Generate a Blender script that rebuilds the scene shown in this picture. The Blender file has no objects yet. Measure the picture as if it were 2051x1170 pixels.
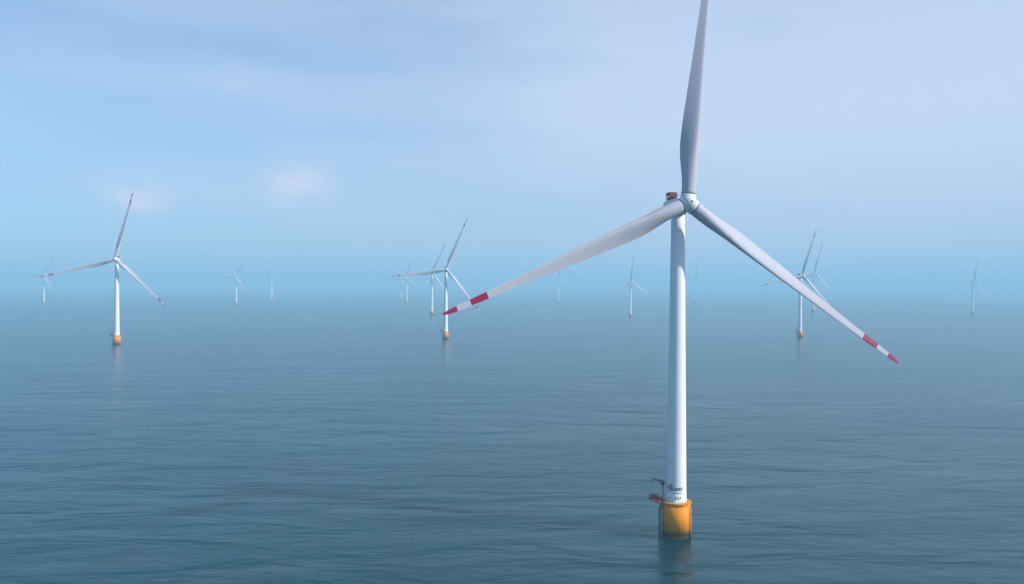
import bpy, bmesh, math, random
from mathutils import Vector, Matrix, Euler
R = math.radians
random.seed(7)
scene = bpy.context.scene
COL = scene.collection

# ------------------------------------------------------------------ camera
F = 1595.0                       # focal length in photograph pixels (2051 wide)
CAMH = 67.7
HOR = 570.0                      # horizon row in the photograph
PITCH = math.atan((585.0 - HOR) / F)
cam_d = bpy.data.cameras.new('camera')
cam_d.sensor_width = 36.0
cam_d.lens = 36.0 * F / 2051.0
cam_d.clip_start = 1.0
cam_d.clip_end = 120000.0
cam = bpy.data.objects.new('camera', cam_d)
COL.objects.link(cam)
cam.location = (0, 0, CAMH)
cam.rotation_euler = (Matrix.Rotation(math.pi/2 - PITCH, 3, 'X') @ Matrix.Rotation(R(0.22), 3, 'Z')).to_euler()
scene.camera = cam

# ------------------------------------------------------------------ light
SUN_AZ = -20.0                   # degrees from +X, counter-clockwise (camera looks along +Y)
SUN_EL = 33.0
sd = Vector((math.cos(R(SUN_AZ))*math.cos(R(SUN_EL)), math.sin(R(SUN_AZ))*math.cos(R(SUN_EL)), math.sin(R(SUN_EL))))
sun_d = bpy.data.lights.new('sun', 'SUN')
sun_d.energy = 3.4
sun_d.angle = R(1.5)
sun_d.color = (1.0, 0.955, 0.93)
sun = bpy.data.objects.new('sun', sun_d)
COL.objects.link(sun)
sun.location = (300, -100, 300)
sun.rotation_euler = sd.to_track_quat('Z', 'Y').to_euler()

world = bpy.data.worlds.new('World')
scene.world = world
world.use_nodes = True
wn, wl = world.node_tree.nodes, world.node_tree.links
wn.clear()
w_out = wn.new('ShaderNodeOutputWorld')
w_bg = wn.new('ShaderNodeBackground')
w_bg.inputs['Strength'].default_value = 0.095
wl.new(w_bg.outputs[0], w_out.inputs[0])
sky = wn.new('ShaderNodeTexSky')
sky.sky_type = 'NISHITA'
sky.sun_disc = False
sky.sun_elevation = R(SUN_EL)
sky.sun_rotation = R(90 - SUN_AZ)
sky.air_density = 1.0
sky.dust_density = 0.2
sky.ozone_density = 3.0
tc = wn.new('ShaderNodeTexCoord')

def wmath(op, a, b=None, c=None, clamp=False):
    n = wn.new('ShaderNodeMath'); n.operation = op; n.use_clamp = clamp
    for i, v in enumerate((a, b, c)):
        if v is None: continue
        if isinstance(v, (int, float)): n.inputs[i].default_value = v
        else: wl.new(v, n.inputs[i])
    return n.outputs[0]
sep = wn.new('ShaderNodeSeparateXYZ'); wl.new(tc.outputs['Generated'], sep.inputs[0])
# thin high cloud: a broad soft veil, open to the blue at the upper left
mp = wn.new('ShaderNodeMapping'); mp.inputs['Scale'].default_value = (1.6, 1.6, 8.0)
mp.inputs['Location'].default_value = (1.2, 5.4, 3.3)
wl.new(tc.outputs['Generated'], mp.inputs[0])
nz = wn.new('ShaderNodeTexNoise'); nz.inputs['Scale'].default_value = 1.6
nz.inputs['Detail'].default_value = 5.0; nz.inputs['Roughness'].default_value = 0.5
wl.new(mp.outputs[0], nz.inputs['Vector'])
m1 = wmath('MULTIPLY', wmath('SUBTRACT', nz.outputs['Fac'], 0.44), 1.2)
m2 = wmath('MULTIPLY_ADD', sep.outputs['X'], 0.9, 0.72)
veil = wmath('ADD', m1, m2, clamp=True)
hor = wmath('MULTIPLY', wmath('SUBTRACT', 0.80, sep.outputs['Z'], clamp=True), 1.6, clamp=True)
veil = wmath('MULTIPLY', veil, wmath('MULTIPLY_ADD', hor, 1.0, 0.0))
veil = wmath('MULTIPLY_ADD', veil, 0.9, 0.04, clamp=True)
mixc = wn.new('ShaderNodeMix'); mixc.data_type = 'RGBA'
wl.new(veil, mixc.inputs['Factor'])
tint = wn.new('ShaderNodeMix'); tint.data_type = 'RGBA'; tint.blend_type = 'MULTIPLY'; tint.inputs['Factor'].default_value = 1
wl.new(sky.outputs[0], tint.inputs['A']); tint.inputs['B'].default_value = (.60, .92, 1.13, 1)
wl.new(tint.outputs['Result'], mixc.inputs['A'])
mixc.inputs['B'].default_value = (5.3, 6.2, 7.5, 1)
# low bank of distant haze along the horizon, beyond the wind farm
bank = wmath('MULTIPLY', wmath('EXPONENT', wmath('MULTIPLY', wmath('MAXIMUM', sep.outputs['Z'], 0.0), -5.5)), 0.80)
mixb = wn.new('ShaderNodeMix'); mixb.data_type = 'RGBA'
wl.new(bank, mixb.inputs['Factor']); wl.new(mixc.outputs['Result'], mixb.inputs['A'])
mixb.inputs['B'].default_value = (2.9, 3.9, 5.7, 1)
cur = mixb.outputs['Result']
def small_cloud(px, py, w, h, amount, col, seed):
    """a small far cloud in the sky, in the direction seen at photograph pixel (px, py)"""
    global cur
    d = Vector(((px - 1025.5)/F, 1.0, (HOR - py)/F)).normalized()
    right = Vector((d.y, -d.x, 0)).normalized(); up = right.cross(d)
    def dot(v):
        n = wn.new('ShaderNodeVectorMath'); n.operation = 'DOT_PRODUCT'
        wl.new(warp, n.inputs[0]); n.inputs[1].default_value = v; return n.outputs['Value']
    nn = wn.new('ShaderNodeTexNoise'); nn.inputs['Scale'].default_value = 22; nn.inputs['Detail'].default_value = 5
    nn.noise_dimensions = '4D'; nn.inputs['W'].default_value = seed
    wl.new(tc.outputs['Generated'], nn.inputs['Vector'])
    sc_ = wn.new('ShaderNodeVectorMath'); sc_.operation = 'MULTIPLY_ADD'
    wl.new(nn.outputs['Color'], sc_.inputs[0]); sc_.inputs[1].default_value = (.05, .05, .05)
    ad = wn.new('ShaderNodeVectorMath'); ad.operation = 'SUBTRACT'
    wl.new(tc.outputs['Generated'], ad.inputs[0]); ad.inputs[1].default_value = (.025, .025, .025)
    wl.new(ad.outputs[0], sc_.inputs[2])
    warp = sc_.outputs[0]
    u = wmath('DIVIDE', dot(right), w/F); v = wmath('DIVIDE', dot(up), h/F)
    r2 = wmath('ADD', wmath('MULTIPLY', u, u), wmath('MULTIPLY', v, v))
    fr = wmath('GREATER_THAN', dot(d), 0.0)
    g = wmath('MULTIPLY', wmath('EXPONENT', wmath('MULTIPLY', r2, -1.0)), fr)
    g = wmath('MULTIPLY', g, amount, clamp=True)
    mx = wn.new('ShaderNodeMix'); mx.data_type = 'RGBA'
    wl.new(g, mx.inputs['Factor']); wl.new(cur, mx.inputs['A']); mx.inputs['B'].default_value = col
    cur = mx.outputs['Result']
small_cloud(278, 398, 48, 22, 0.55, (6.4, 5.9, 7.0, 1), 1.3)
small_cloud(598, 372, 50, 36, 0.60, (6.4, 5.9, 7.0, 1), 4.1)
wl.new(cur, w_bg.inputs['Color'])

scene.cycles.volume_bounces = 2
scene.view_settings.view_transform = 'Standard'
scene.view_settings.look = 'None'
scene.view_settings.exposure = 0.5
scene.view_settings.gamma = 1.0
scene.view_settings.use_curve_mapping = False

# ------------------------------------------------------------------ helpers
def new_mat(name):
    m = bpy.data.materials.new(name); m.use_nodes = True
    nt = m.node_tree
    return m, nt, nt.nodes['Principled BSDF']

def paint(name, col, rough=0.45, var=0.06, streak=0.0, scale=0.6, streak_col=None):
    """painted steel / gelcoat: base colour with faint weathering, streaks run down the surface"""
    m, nt, b = new_mat(name)
    n, l = nt.nodes, nt.links
    t = n.new('ShaderNodeTexCoord')
    a = n.new('ShaderNodeTexNoise'); a.inputs['Scale'].default_value = scale
    a.inputs['Detail'].default_value = 6
    l.new(t.outputs['Object'], a.inputs['Vector'])
    mx = n.new('ShaderNodeMix'); mx.data_type = 'RGBA'; mx.blend_type = 'MIX'
    mx.inputs['A'].default_value = (*[c*(1-var) for c in col], 1)
    mx.inputs['B'].default_value = (*[min(1, c*(1+var)) for c in col], 1)
    l.new(a.outputs['Fac'], mx.inputs['Factor'])
    out = mx.outputs['Result']
    if streak > 0:
        mpn = n.new('ShaderNodeMapping'); mpn.inputs['Scale'].default_value = (1.6, 1.6, 0.07)
        l.new(t.outputs['Object'], mpn.inputs[0])
        s = n.new('ShaderNodeTexNoise'); s.inputs['Scale'].default_value = 1.3; s.inputs['Detail'].default_value = 4
        l.new(mpn.outputs[0], s.inputs['Vector'])
        rp = n.new('ShaderNodeMapRange'); rp.inputs['From Min'].default_value = .55; rp.inputs['From Max'].default_value = .8
        rp.inputs['To Max'].default_value = streak
        l.new(s.outputs['Fac'], rp.inputs['Value'])
        m2 = n.new('ShaderNodeMix'); m2.data_type = 'RGBA'
        l.new(rp.outputs[0], m2.inputs['Factor']); l.new(out, m2.inputs['A'])
        m2.inputs['B'].default_value = (*(streak_col or [c*.45 for c in col]), 1)
        out = m2.outputs['Result']
    l.new(out, b.inputs['Base Color'])
    b.inputs['Roughness'].default_value = rough
    b.inputs['Specular IOR Level'].default_value = .2
    return m

M = {}
M['tower'] = paint('tower_white_paint', (.86, .86, .87), .38, .03, .10, .25, (.55, .54, .50))
M['blade'] = paint('blade_gelcoat', (.47, .47, .51), .55, .04, 0, .15)
M['red'] = paint('red_band_paint', (.30, .004, .055), .45, .10, 0, .5)
M['yellow'] = paint('foundation_yellow_paint', (.86, .31, .004), .6, .12, .5, .5, (.30, .12, .02))
M['growth'] = paint('splash_zone_growth', (.035, .036, .016), .8, .4, 0, 1.3)
M['steel'] = paint('galvanised_steel', (.16, .17, .18), .5, .2, 0, 1.5)
M['seal'] = paint('root_seal', (.10, .11, .13), .6, .1, 0, 1.0)
M['dark'] = paint('dark_steel', (.035, .04, .055), .6, .1, 0, 1.0)
M['redsteel'] = paint('red_oxide_steel', (.24, .03, .035), .55, .2, 0, 1.0)
M['navy'] = paint('navy_lettering', (.012, .035, .10), .5, .1, 0, 1.0)
M['black'] = paint('black_lettering', (.02, .02, .025), .5, .1, 0, 1.0)
M['nacelle'] = paint('nacelle_paint', (.72, .74, .76), .4, .04, .1, .4, (.4, .4, .4))

def splash_zone(m):
    nt = m.node_tree; n, l = nt.nodes, nt.links; b = n['Principled BSDF']
    src = b.inputs['Base Color'].links[0].from_socket
    t = n.new('ShaderNodeTexCoord'); sp = n.new('ShaderNodeSeparateXYZ'); l.new(t.outputs['Object'], sp.inputs[0])
    no = n.new('ShaderNodeTexNoise'); no.inputs['Scale'].default_value = 1.4; no.inputs['Detail'].default_value = 6
    l.new(t.outputs['Object'], no.inputs['Vector'])
    a = n.new('ShaderNodeMath'); a.operation = 'MULTIPLY_ADD'; l.new(no.outputs['Fac'], a.inputs[0]); a.inputs[1].default_value = -2.6
    l.new(sp.outputs['Z'], a.inputs[2])
    rp = n.new('ShaderNodeMapRange'); rp.inputs['From Min'].default_value = -.4; rp.inputs['From Max'].default_value = 1.1
    rp.inputs['To Min'].default_value = 1; rp.inputs['To Max'].default_value = 0
    l.new(a.outputs[0], rp.inputs['Value'])
    mx = n.new('ShaderNodeMix'); mx.data_type = 'RGBA'; l.new(rp.outputs[0], mx.inputs['Factor']); l.new(src, mx.inputs['A'])
    mx.inputs['B'].default_value = (.16, .11, .02, 1); l.new(mx.outputs['Result'], b.inputs['Base Color'])
splash_zone(M['yellow'])

def link(name, mesh, parent=None):
    o = bpy.data.objects.new(name, mesh); COL.objects.link(o)
    if parent: o.parent = parent
    return o

class MB:
    def __init__(self): self.bm = bmesh.new()
    def lathe(self, prof, n=48, mat=0, axis='Z', cap=True, off=(0,0,0), smooth=True):
        bm = self.bm; rings = []
        for r, z in prof:
            ring = []
            for i in range(n):
                a = 2*math.pi*i/n
                p = Vector((r*math.cos(a), r*math.sin(a), z))
                if axis == 'Y': p = Vector((p.x, -z, p.y))       # z runs toward -Y
                ring.append(bm.verts.new(p + Vector(off)))
            rings.append(ring)
        for k in range(len(rings)-1):
            for i in range(n):
                f = bm.faces.new((rings[k][i], rings[k][(i+1)%n], rings[k+1][(i+1)%n], rings[k+1][i]))
                f.material_index = mat; f.smooth = smooth
        if cap:
            for rg in (rings[0], rings[-1]):
                try:
                    f = bm.faces.new(rg); f.material_index = mat
                except ValueError: pass
        return self
    def tube(self, a, b, r, n=8, mat=0, r2=None):
        a, b = Vector(a), Vector(b); d = b - a
        q = d.to_track_quat('Z', 'Y'); bm = self.bm
        r2 = r if r2 is None else r2
        rg = [[bm.verts.new(p + q @ Vector((rr*math.cos(2*math.pi*i/n), rr*math.sin(2*math.pi*i/n), 0))) for i in range(n)]
              for p, rr in ((a, r), (b, r2))]
        for i in range(n):
            f = bm.faces.new((rg[0][i], rg[0][(i+1)%n], rg[1][(i+1)%n], rg[1][i])); f.smooth = True; f.material_index = mat
        for g in rg:
            f = bm.faces.new(g); f.material_index = mat
        return self
    def box(self, c, s, mat=0, rot=None):
        r = bmesh.ops.create_cube(self.bm, size=1.0)
        Mx = Matrix.Translation(c) @ (rot.to_4x4() if rot else Matrix.Identity(4)) @ Matrix.Diagonal((*s, 1))
        bmesh.ops.transform(self.bm, matrix=Mx, verts=r['verts'])
        for v in r['verts']:
            for f in v.link_faces: f.material_index = mat
        return self
    def bevel(self, w, seg=2):
        bmesh.ops.bevel(self.bm, geom=self.bm.edges[:], offset=w, segments=seg, affect='EDGES', profile=.5)
        return self
    def mesh(self, name, mats):
        bmesh.ops.recalc_face_normals(self.bm, faces=self.bm.faces)
        me = bpy.data.meshes.new(name); self.bm.to_mesh(me); self.bm.free()
        for m in (mats if isinstance(mats, (list, tuple)) else [mats]): me.materials.append(m)
        return me

# ------------------------------------------------------------------ sea
def make_sea():
    m, nt, b = new_mat('sea_water')
    n, l = nt.nodes, nt.links
    geo = n.new('ShaderNodeNewGeometry')
    def noise(scale, vec, detail, rough=.5, dist=0.0):
        mpn = n.new('ShaderNodeMapping'); mpn.inputs['Scale'].default_value = vec
        mpn.inputs['Rotation'].default_value = (0, 0, R(8))
        l.new(geo.outputs['Position'], mpn.inputs[0])
        t = n.new('ShaderNodeTexNoise'); t.inputs['Scale'].default_value = scale
        t.inputs['Detail'].default_value = detail; t.inputs['Roughness'].default_value = rough
        t.inputs['Distortion'].default_value = dist
        l.new(mpn.outputs[0], t.inputs['Vector']); return t.outputs['Fac']
    def mth(op, a, c):
        x = n.new('ShaderNodeMath'); x.operation = op
        for i, v in enumerate((a, c)):
            if isinstance(v, (int, float)): x.inputs[i].default_value = v
            else: l.new(v, x.inputs[i])
        return x.outputs[0]
    swell = mth('MULTIPLY', noise(.045, (.55, 1.5, 1), 3, .5, .6), 3.0)
    chop = mth('MULTIPLY', noise(.16, (.5, 1.5, 1), 5, .62, 1.2), 1.25)
    rip = mth('MULTIPLY', noise(1.1, (.7, 1.2, 1), 3, .6), .18)
    # wind patches: calmer and rougher areas
    gust = mth('MULTIPLY', mth('SUBTRACT', noise(.012, (.5, 1.6, 1), 4, .6, .8), .22), 1.9)
    big = mth('MULTIPLY', noise(.016, (.5, 1.3, 1), 2, .5, .5), 3.6)
    hgt = mth('ADD', mth('ADD', swell, big), mth('MULTIPLY', mth('ADD', chop, rip), gust))
    bp = n.new('ShaderNodeBump'); bp.inputs['Distance'].default_value = 1.0; bp.inputs['Strength'].default_value = .52
    l.new(hgt, bp.inputs['Height']); l.new(bp.outputs[0], b.inputs['Normal'])
    # turbid coastal water: broad patches of slightly different silt colour
    pt = noise(.0035, (.7, 1.6, 1), 4, .55, .4)
    rp = n.new('ShaderNodeValToRGB')
    rp.color_ramp.elements[0].position = .35; rp.color_ramp.elements[0].color = (.001, .038, .056, 1)
    rp.color_ramp.elements[1].position = .68; rp.color_ramp.elements[1].color = (.003, .055, .064, 1)
    l.new(pt, rp.inputs[0]); l.new(rp.outputs[0], b.inputs['Base Color'])
    b.inputs['Roughness'].default_value = .22
    b.inputs['IOR'].default_value = 1.333
    b.subsurface_method = 'BURLEY'                       # turbid water: light spreads metres below the surface
    b.inputs['Subsurface Weight'].default_value = 1.0
    b.inputs['Subsurface Radius'].default_value = (1.0, 1.0, 1.0)
    b.inputs['Subsurface Scale'].default_value = 14.0
    b.inputs['Specular IOR Level'].default_value = .5
    b.inputs['Specular Tint'].default_value = (.34, .86, .95, 1)
    mb = MB()
    S = 30000.0
    bm = mb.bm
    # one sheet, finer toward the middle
    edges = [-S, -8000, -3000, -1200, -500, -200, 0, 200, 500, 1200, 3000, 8000, S]
    vs = [[bm.verts.new((x, y, 0)) for x in edges] for y in edges]
    for j in range(len(edges)-1):
        for i in range(len(edges)-1):
            bm.faces.new((vs[j][i], vs[j][i+1], vs[j+1][i+1], vs[j+1][i]))
    o = link('sea', mb.mesh('sea', m)); o['kind'] = 'structure'
    return o
make_sea()

# ------------------------------------------------------------------ turbine
HUBZ, OVER = 89.0, 6.2           # hub height and overhang in front of the tower axis
TILT, CONE = 4.0, 2.0
RAD = 71.6
DECK = 9.6                       # platform level above water

def tower_r(z):
    t = (z - DECK) / (87.1 - DECK)
    return 2.68 + (1.80 - 2.68) * t

def foundation_mesh():
    mb = MB()
    mb.lathe([(3.70, -4), (3.70, .9)], 56, 1)
    mb.lathe([(3.72, .9), (3.72, 9.2)], 56, 0)
    mb.lathe([(3.71, 8.5), (3.78, 8.5), (3.78, 8.8), (3.71, 8.8)], 56, 0, cap=False, smooth=False)
    mb.tube((2.9, -2.75, 8.3), (2.9, -2.75, -3), .20, 8, 0)      # cable tube
    for z in (2.5, 5.5): mb.box((2.75, -2.6, z), (.5, .5, .25), 0)
    return mb.mesh('foundation', [M['yellow'], M['growth']])

def platform_mesh():
    mb = MB()
    mb.lathe([(2.6, 9.24), (4.05, 9.24), (4.05, 9.42), (2.6, 9.42)], 48, 0, smooth=False)
    for i in range(12):
        a = 2*math.pi*i/12
        mb.tube((3.65*math.cos(a), 3.65*math.sin(a), 8.3), (3.95*math.cos(a), 3.95*math.sin(a), 9.3), .07, 6)
    return mb.mesh('platform', M['yellow'])

def railing_mesh():
    mb = MB(); n = 28
    for i in range(n):
        a = 2*math.pi*i/n; b = 2*math.pi*(i+1)/n
        p = lambda t, z: (3.98*math.cos(t), 3.98*math.sin(t), z)
        mb.tube(p(a, 9.5), p(a, 10.65), .035, 6)
        for z in (10.1, 10.65): mb.tube(p(a, z), p(b, z), .032, 6)
    return mb.mesh('railing', M['steel'])

def landing_mesh(lad):
    """boat landing: two fender tubes standing off the foundation, with stays"""
    ang = R(lad); c, s = math.cos(ang), math.sin(ang)
    def P(r, t, z): return (r*c - t*s, r*s + t*c, z)
    mb = MB()
    for t in (-.85, .85):
        mb.tube(P(4.45, t, -2.5), P(4.45, t, 7.4), .19, 10)
        mb.tube(P(4.45, t, 7.4), P(3.6, t, 8.3), .19, 10)
        for z in (.6, 3.2, 5.8): mb.tube(P(3.6, t*.9, z), P(4.45, t, z), .13, 8)
    return mb.mesh('boat_landing', M['dark'] if False else M['steel'])
def ladder_mesh(lad):
    ang = R(lad); c, s = math.cos(ang), math.sin(ang)
    def P(r, t, z): return (r*c - t*s, r*s + t*c, z)
    mb = MB()
    for t in (-.27, .27): mb.tube(P(4.15, t, -1.5), P(4.15, t, 10.4), .045, 6)
    for k in range(38): mb.tube(P(4.15, -.27, -1.2 + .3*k), P(4.15, .27, -1.2 + .3*k), .022, 5)
    return mb.mesh('ladder', M['steel'])

def laydown_mesh(ang):
    """small outrigger deck with a red-painted edge beam"""
    mb = MB(); q = Matrix.Rotation(R(ang), 3, 'Z')
    def bx(c, s, m=0): mb.box(q @ Vector(c), s, m, q)
    bx((5.6, 0, 9.9), (3.4, 2.6, .34)); bx((6.0, 0, 10.5), (1.9, 1.5, .85), 1)
    for t in (-1.25, 1.25):
        mb.tube(q @ Vector((3.4, t, 8.0)), q @ Vector((6.6, t, 9.75)), .11, 8)
        for x in (4.4, 5.6, 6.8, 7.2): mb.tube(q @ Vector((x, t, 10.05)), q @ Vector((x, t, 11.1)), .04, 6)
        mb.tube(q @ Vector((4.2, t, 11.1)), q @ Vector((7.2, t, 11.1)), .04, 6)
    mb.tube(q @ Vector((7.2, -1.25, 11.1)), q @ Vector((7.2, 1.25, 11.1)), .04, 6)
    return mb.mesh('outrigger_deck', [M['redsteel'], M['dark']])

def crane_mesh(ang):
    mb = MB(); q = Matrix.Rotation(R(ang), 3, 'Z')
    b = q @ Vector((3.75, 0, 0)); up = Vector((0, 0, 1))
    mb.tube(b + up*9.42, b + up*13.9, .13, 12, 1)
    mb.box(b + up*14.3, (.62, .62, 1.0), 0, q)
    d = Vector((math.cos(R(160)), math.sin(R(160)), 0))
    mb.tube(b + up*14.7, b + d*2.9 + up*15.45, .17, 8, 0, .12)
    mb.tube(b + up*13.2, b + d*1.2 + up*14.9, .09, 6)
    mb.tube(b + d*2.8 + up*15.4, b + d*2.8 + up*14.6, .03, 5)
    mb.box(b + d*2.8 + up*14.5, (.18, .18, .3), 0, q)
    return mb.mesh('davit_crane', [M['dark'], M['steel']])

def tower_mesh():
    mb = MB(); prof = [(tower_r(DECK) + .12, DECK - .35), (tower_r(DECK) + .12, DECK + .05)]
    joints = [26.0, 45.0, 66.0]
    z = DECK + .05
    zs = [DECK + .05] 
    for j in joints + [87.1]:
        a = zs[-1]
        k = 6
        for i in range(1, k + 1): zs.append(a + (j - a)*i/k)
    for z in zs:
        r = tower_r(z)
        prof.append((r, z))
    mb.lathe(prof, 64, 0)
    for z in joints:
        mb.lathe([(tower_r(z) - .02, z - .06), (tower_r(z) + .012, z - .06), (tower_r(z) + .012, z + .06), (tower_r(z) - .02, z + .06)], 64, 0, cap=False, smooth=False)
    return mb.mesh('tower', M['tower'])

def door_mesh(ang):
    mb = MB(); q = Matrix.Rotation(R(ang), 3, 'Z')
    mb.box(q @ Vector((2.66, 0, 11.0)), (.16, 1.0, 2.3), 0, q)
    mb.bevel(.04)
    return mb.mesh('door', M['nacelle'])

def nacelle_mesh():
    """rounded housing, x across, y back; coordinates about the tower top"""
    mb = MB(); bm = mb.bm
    secs = [(-3.75, 1.55, 1.6, 0), (-3.4, 1.75, 1.85, 0), (-2.2, 1.98, 2.05, 0), (0, 2.05, 2.1, .02), (3, 2.05, 2.1, .05),
            (5.2, 2.0, 2.05, .08), (5.9, 1.85, 1.8, .1), (6.3, 1.5, 1.5, .15)]
    n = 32; rings = []
    for y, hx, hz, zc in secs:
        rg = []
        for i in range(n):
            a = 2*math.pi*i/n; c, s = math.cos(a), math.sin(a); e = .55
            rg.append(bm.verts.new((hx*math.copysign(abs(c)**e, c), y, HUBZ - .2 + zc + hz*math.copysign(abs(s)**e, s))))
        rings.append(rg)
    for k in range(len(rings)-1):
        for i in range(n):
            f = bm.faces.new((rings[k][i], rings[k][(i+1)%n], rings[k+1][(i+1)%n], rings[k+1][i])); f.smooth = True
    bm.faces.new(rings[0]); bm.faces.new(rings[-1])
    # yaw bearing ring under the housing
    mb.lathe([(1.9, 86.7), (1.98, 86.7), (1.98, 87.3), (1.9, 87.3)], 40, 1)
    return mb.mesh('nacelle', [M['nacelle'], M['dark']])

def cooler_mesh():
    """red framed cooler and hoist basket on the nacelle roof"""
    mb = MB(); z0, z1 = HUBZ + 1.85, HUBZ + 4.0
    x, y0, y1 = 1.05, 3.2, 5.4
    mb.box((0, 3.5, z0 + .72), (1.9, .45, 1.2), 1)
    mb.box((0, 4.6, z0 + .45), (1.8, 1.1, .7), 1)
    for sx in (-x, x):
        for y in (y0, (y0+y1)/2, y1): mb.tube((sx, y, z0 - .1), (sx, y, z1), .10, 8)
        for z in (z0 + .9, z1): mb.tube((sx, y0, z), (sx, y1, z), .10, 8)
    for y in (y0, y1):
        for z in (z0 + .9, z1): mb.tube((-x, y, z), (x, y, z), .10, 8)
    mb.box((0, y0, z1 - .42), (2*x, .06, .8), 0)
    mb.box((x, (y0+y1)/2, z1 - .42), (.06, y1-y0, .8), 0)
    mb.box((-x, (y0+y1)/2, z1 - .42), (.06, y1-y0, .8), 0)
    return mb.mesh('roof_cooler', [M['redsteel'], M['dark']])
def mast_mesh():
    mb = MB(); z0 = HUBZ + 1.8
    mb.tube((-.5, 1.0, z0), (-.5, 1.0, z0 + 1.9), .05, 6); mb.tube((.5, 1.0, z0), (.5, 1.0, z0 + 1.9), .05, 6)
    mb.tube((-.8, 1.0, z0 + 1.3), (.8, 1.0, z0 + 1.3), .05, 6)
    mb.tube((-.5, 1.0, z0+1.9), (-.5, 1.0, z0 + 2.1), .14, 8)
    return mb.mesh('wind_sensor', M['steel'])

def hub_mesh():
    """spinner about the rotor centre, axis along -Y"""
    mb = MB()
    prof = [(1.85, -2.1), (2.1, -2.0), (2.22, -1.2), (2.24, 0), (2.16, .8), (1.95, 1.5), (1.56, 2.1), (1.05, 2.5), (.5, 2.72), (.26, 2.76)]
    mb.lathe(prof, 48, 0, axis='Y')
    for k in range(3):                                   # blade sockets
        q = Matrix.Rotation(R(120*k), 3, 'Y')
        mb.tube(q @ Vector((0, 0, .6)), q @ Vector((0, 0, 2.25)), 1.98, 36, 0)
    return mb.mesh('hub', M['nacelle'])
def nose_mesh():
    mb = MB(); mb.lathe([(.27, 2.74), (.27, 2.84), (.1, 2.87)], 24, 0, axis='Y')
    return mb.mesh('nose_cap', M['steel'])

def interp(tab, x):
    for (a, va), (b, vb) in zip(tab, tab[1:]):
        if x <= b:
            t = (x - a)/(b - a); t = t*t*(3-2*t)*.35 + t*.65
            return va + (vb - va)*t
    return tab[-1][1]
CH = [(.0, 3.7), (.04, 3.72), (.09, 4.15), (.15, 4.6), (.205, 4.8), (.28, 4.55), (.40, 3.85), (.55, 2.95), (.70, 2.25), (.83, 1.75), (.93, 1.40), (.975, 1.05), (.993, .6), (1., .15)]
TK = [(.0, 1.), (.04, 1.), (.09, .82), (.15, .58), (.205, .44), (.30, .32), (.45, .26), (.7, .20), (1., .16)]
TW = [(.0, 27), (.09, 26), (.2, 22), (.4, 15), (.6, 11), (.8, 8), (1., 6)]
R0 = 2.1
def blade_mesh():
    mb = MB(); bm = mb.bm
    N = 40
    st = [0, .012, .035, .06, .09, .12, .15, .18, .205, .23, .26, .30, .35, .40, .45, .50, .55, .60, .65, .70, .75, .79, .826, .8265, .86, .892, .8925, .92, .9445, .945, .96, .975, .985, .993, 1.]
    rings = []
    for s in st:
        z = R0 + s*(RAD - R0)
        c = interp(CH, s); tk = interp(TK, s); tw = R(interp(TW, s))
        w = max(0.0, min(1.0, (s - .03)/.15)); w = w*w*(3-2*w)       # circle -> airfoil
        pb = -2.6*s**2.2                                             # pre-bend, upwind
        rg = []
        for i in range(N):
            a = 2*math.pi*i/N
            # circle
            cx, cy = .5*math.cos(a), .5*math.sin(a)*tk
            # airfoil, chord -0.68..+0.32, leading edge at +x ; pressure side toward -y
            xx = .5*(1 - math.cos(a))                                 # 0 at LE (a=0) .. 1 at TE
            yt = 5*tk*(.2969*math.sqrt(xx) - .1260*xx - .3516*xx**2 + .2843*xx**3 - .1015*xx**4)
            cam_ = .035*4*xx*(1-xx)
            yy = (yt if a < math.pi else -yt*.85) + cam_
            ax, ay = .32 - xx, yy
            x = (cx*(1-w) + ax*w)*c; y = (cy*(1-w) + ay*w)*c
            ct, s_ = math.cos(tw), math.sin(tw)
            # leading edge turned toward -y (upwind)
            xr, yr = x*ct + y*s_, -x*s_ + y*ct
            rg.append(bm.verts.new((xr, yr + pb, z)))
        rings.append(rg)
    for k in range(len(rings)-1):
        mid = (st[k] + st[k+1])/2
        mi = 1 if (.8262 < mid < .8923 or mid > .9448) else 0
        for i in range(N):
            f = bm.faces.new((rings[k][i], rings[k][(i+1)%N], rings[k+1][(i+1)%N], rings[k+1][i])); f.smooth = True; f.material_index = mi
    bm.faces.new(rings[0]); f = bm.faces.new(rings[-1]); f.material_index = 1
    return mb.mesh('blade', [M['blade'], M['red']])
def collar_mesh():
    mb = MB(); mb.lathe([(1.7, 2.2), (1.94, 2.2), (1.94, 2.36), (1.7, 2.36)], 40, 0)
    return mb.mesh('root_collar', M['seal'])

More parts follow.
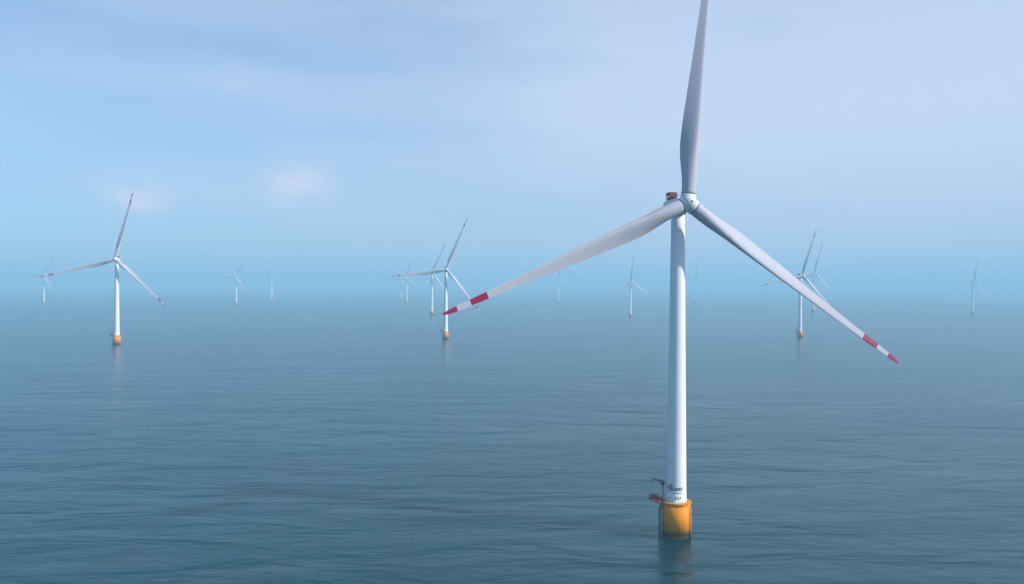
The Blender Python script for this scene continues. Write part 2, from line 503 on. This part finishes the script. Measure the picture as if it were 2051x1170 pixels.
# --- markings on the main tower, laid on the curved shell
def wrap(bm, ang0, r_extra=.012):
    """flat (x across, z up) -> wrapped on the tower, ang0 = direction (deg) of x = 0"""
    for v in bm.verts:
        rr = tower_r(v.co.z) + r_extra + v.co.y
        a = R(ang0) + v.co.x/tower_r(v.co.z)
        v.co = Vector((rr*math.cos(a), rr*math.sin(a), v.co.z))
def strokes(rects, ang0, mat, name):
    mb = MB()
    for (x0, z0, x1, z1) in rects:
        k = max(1, int(abs(x1 - x0)/.3))
        for j in range(k):
            a = x0 + (x1-x0)*j/k; b = x0 + (x1-x0)*(j+1)/k
            vs = [mb.bm.verts.new(p) for p in ((a, 0, z0), (b, 0, z0), (b, 0, z1), (a, 0, z1))]
            mb.bm.faces.new(vs)
    wrap(mb.bm, ang0)
    return mb.mesh(name, mat)
def text_mesh(body, size, x, z, ang0, mat, name):
    c = bpy.data.curves.new('t', 'FONT'); c.body = body; c.size = size; c.align_x = 'CENTER'; c.resolution_u = 3
    c.offset = size*.02
    o = bpy.data.objects.new('t', c); COL.objects.link(o)
    bpy.context.view_layer.update()
    dg = bpy.context.evaluated_depsgraph_get()
    me = bpy.data.meshes.new_from_object(o.evaluated_get(dg))
    bm = bmesh.new(); bm.from_mesh(me)
    bmesh.ops.triangulate(bm, faces=bm.faces)
    for v in bm.verts: v.co = Vector((v.co.x + x, 0, v.co.y + z))
    wrap(bm, ang0)
    me2 = bpy.data.meshes.new(name); bm.to_mesh(me2); bm.free(); me2.materials.append(mat)
    bpy.data.objects.remove(o)
    return me2

FOUND, PLAT, RAIL = foundation_mesh(), platform_mesh(), railing_mesh()
LADANG = 172                     # the landing stands to the left as seen by the camera
LAND, LADD = landing_mesh(LADANG), ladder_mesh(LADANG)
LAY, CRANE = laydown_mesh(168), crane_mesh(176)
TOWER, DOOR = tower_mesh(), door_mesh(62)
NAC, COOL, MAST = nacelle_mesh(), cooler_mesh(), mast_mesh()
HUB, NOSE, BLADE, COLLAR = hub_mesh(), nose_mesh(), blade_mesh(), collar_mesh()

YAW = 12.0                       # every rotor faces the same wind
def rotor_matrix(ang=None):
    m = Matrix.Translation((0, -OVER, HUBZ + .25)) @ Matrix.Rotation(R(-TILT), 4, 'X')
    if ang is not None:
        m = m @ Matrix.Rotation(R(90 - ang), 4, 'Y')
    return m

def make_turbine(label, loc, angles, scale, group, detail=True):
    t = bpy.data.objects.new('wind_turbine', None); COL.objects.link(t)
    t.location = loc; t.rotation_euler = (0, 0, R(YAW)); t.scale = (scale,)*3
    t['label'] = label; t['category'] = 'wind turbine'
    if group: t['group'] = group
    f = link('foundation', FOUND, t)
    p = link('platform', PLAT, t)
    if detail:
        link('railing', RAIL, p)
        link('boat_landing', LAND, f); link('ladder', LADD, f)
        link('outrigger_deck', LAY, p)
        link('davit_crane', CRANE, p)
    tw = link('tower', TOWER, t)
    if detail: link('door', DOOR, tw)
    nc = link('nacelle', NAC, t)
    if detail:
        link('roof_cooler', COOL, nc); link('wind_sensor', MAST, nc)
    h = link('hub', HUB, t); h.matrix_local = rotor_matrix(angles[0])
    if detail: link('nose_cap', NOSE, h)
    for a in angles:
        b = link('blade', BLADE, t)
        b.matrix_local = rotor_matrix(a) @ Matrix.Rotation(R(CONE), 4, 'X')
        if detail: link('root_collar', COLLAR, b)
    return t, tw

def ground(px, D):
    """world position at distance D (along the view axis) under photograph column px"""
    return Vector(((px - 1025.5)/F*D, D, 0))

main, mt = make_turbine('large white wind turbine in the foreground with red-banded blades and yellow foundation',
                        ground(1357, F*90/668), (84.5, 204.0, 323.2), 1.0, None)
fa = -102.0 - YAW                # local direction of the camera as seen from the tower
em = strokes([(-.95, 12.75, -.55, 14.1), (-.45, 13.9, -.25, 14.5), (-.40, 12.75, .05, 13.6), (-1.5, 12.8, -1.35, 13.9), (-2.0, 13.1, -1.6, 13.7),
              (.06, 13.7, .22, 14.3), (-.2, 12.55, .2, 12.7)], fa - 22, M['navy'], 'emblem')
link('emblem', em, mt)
rects = []
rnd = random.Random(3)
for k in range(4):
    x0 = .02 + k*.58; h = .72 + .07*k
    for zz in (0, .33, .66, 1.0): rects.append((x0 + rnd.uniform(0, .06), 12.7 + h*zz*.85, x0 + .48 - rnd.uniform(0, .06), 12.7 + h*zz*.85 + .11))
    for xx in (.1, .24, .38): rects.append((x0 + xx - .05, 12.7 + rnd.uniform(0, .15), x0 + xx + .05, 12.7 + h - rnd.uniform(0, .1)))
link('lettering', strokes(rects, fa - 14, M['navy'], 'lettering'), mt)
link('stripe', strokes([(-2.4, 12.15, -.9, 12.32)], fa - 16, M['steel'], 'stripe'), mt)
link('stripe', strokes([(-.2, 11.95, 2.3, 12.12)], fa - 16, M['steel'], 'stripe'), mt)
link('number', text_mesh('534', 1.15, 0, 10.35, fa + 10, M['black'], 'number'), mt)
link('number', text_mesh('1', 1.15, 0, 10.35, fa - 42, M['navy'], 'number'), mt)

G = 'distant wind turbines across the sea'
# (column, distance, blade angle, scale, detail, label)
far = [
 (234, 878, 76, 1.05, True, 'white wind turbine with orange foundation, the nearest one at the far left of the sea'),
 (893, 985, 68, .96, True, 'white wind turbine on orange base just behind the red tip of the big left blade'),
 (1603, 1048, 72.5, .90, True, 'white wind turbine on orange base crossed by the right blade of the big turbine'),
 (865, 1760, 66, 1.03, False, 'thin pale turbine close left of the orange-based turbine by the red blade tip'),
 (473, 2500, 63, 1.0, False, 'small hazy turbine left of centre, taller of a pair, one blade slanting down right'),
 (544, 3150, 112, 1.0, False, 'small hazy turbine, fainter right one of a pair, blade slanting down left'),
 (88, 2480, 62, 1.02, False, 'small pale turbine near the left edge of the photo'),
 (815, 2720, 78, 1.0, False, 'faint tower among the small ones, brighter right one of two close together'),
 (803, 3500, 55, 1.0, False, 'faintest leftmost tower of the cluster left of centre'),
 (1118, 2950, 80, 1.0, False, 'small hazy turbine standing alone below the middle of the big left blade'),
 (1263, 1690, 86, .82, False, 'pale turbine just left of the big tower, blades up and down right'),
 (1393, 3000, 88, .95, False, 'very faint tower just right of the big tower'),
 (1629, 2050, 76, 1.1, False, 'hazy turbine half hidden behind the big right blade, right of the orange-based one'),
 (1863, 3900, 70, 1.0, False, 'faintest tower in the haze at the right side'),
 (1948, 1960, 80, .88, False, 'pale thin turbine nearest the right edge of the photo'),
]
for px, D, a, sc, det, lab in far:
    make_turbine(lab, ground(px, D), (a, a + 119.5, a + 240), sc, G, det)

# ------------------------------------------------------------------ haze
m = bpy.data.materials.new('haze_air'); m.use_nodes = True
nt = m.node_tree; nt.nodes.clear()
o_ = nt.nodes.new('ShaderNodeOutputMaterial'); v_ = nt.nodes.new('ShaderNodeVolumePrincipled')
v_.inputs['Color'].default_value = (.50, .85, 1.0, 1)
v_.inputs['Density'].default_value = .00033
v_.inputs['Anisotropy'].default_value = 0.0
nt.links.new(v_.outputs[0], o_.inputs['Volume'])
mb = MB(); mb.box((0, 0, 94.5), (60400, 60400, 191.0))
hz = link('haze', mb.mesh('haze', m)); hz['kind'] = 'stuff'
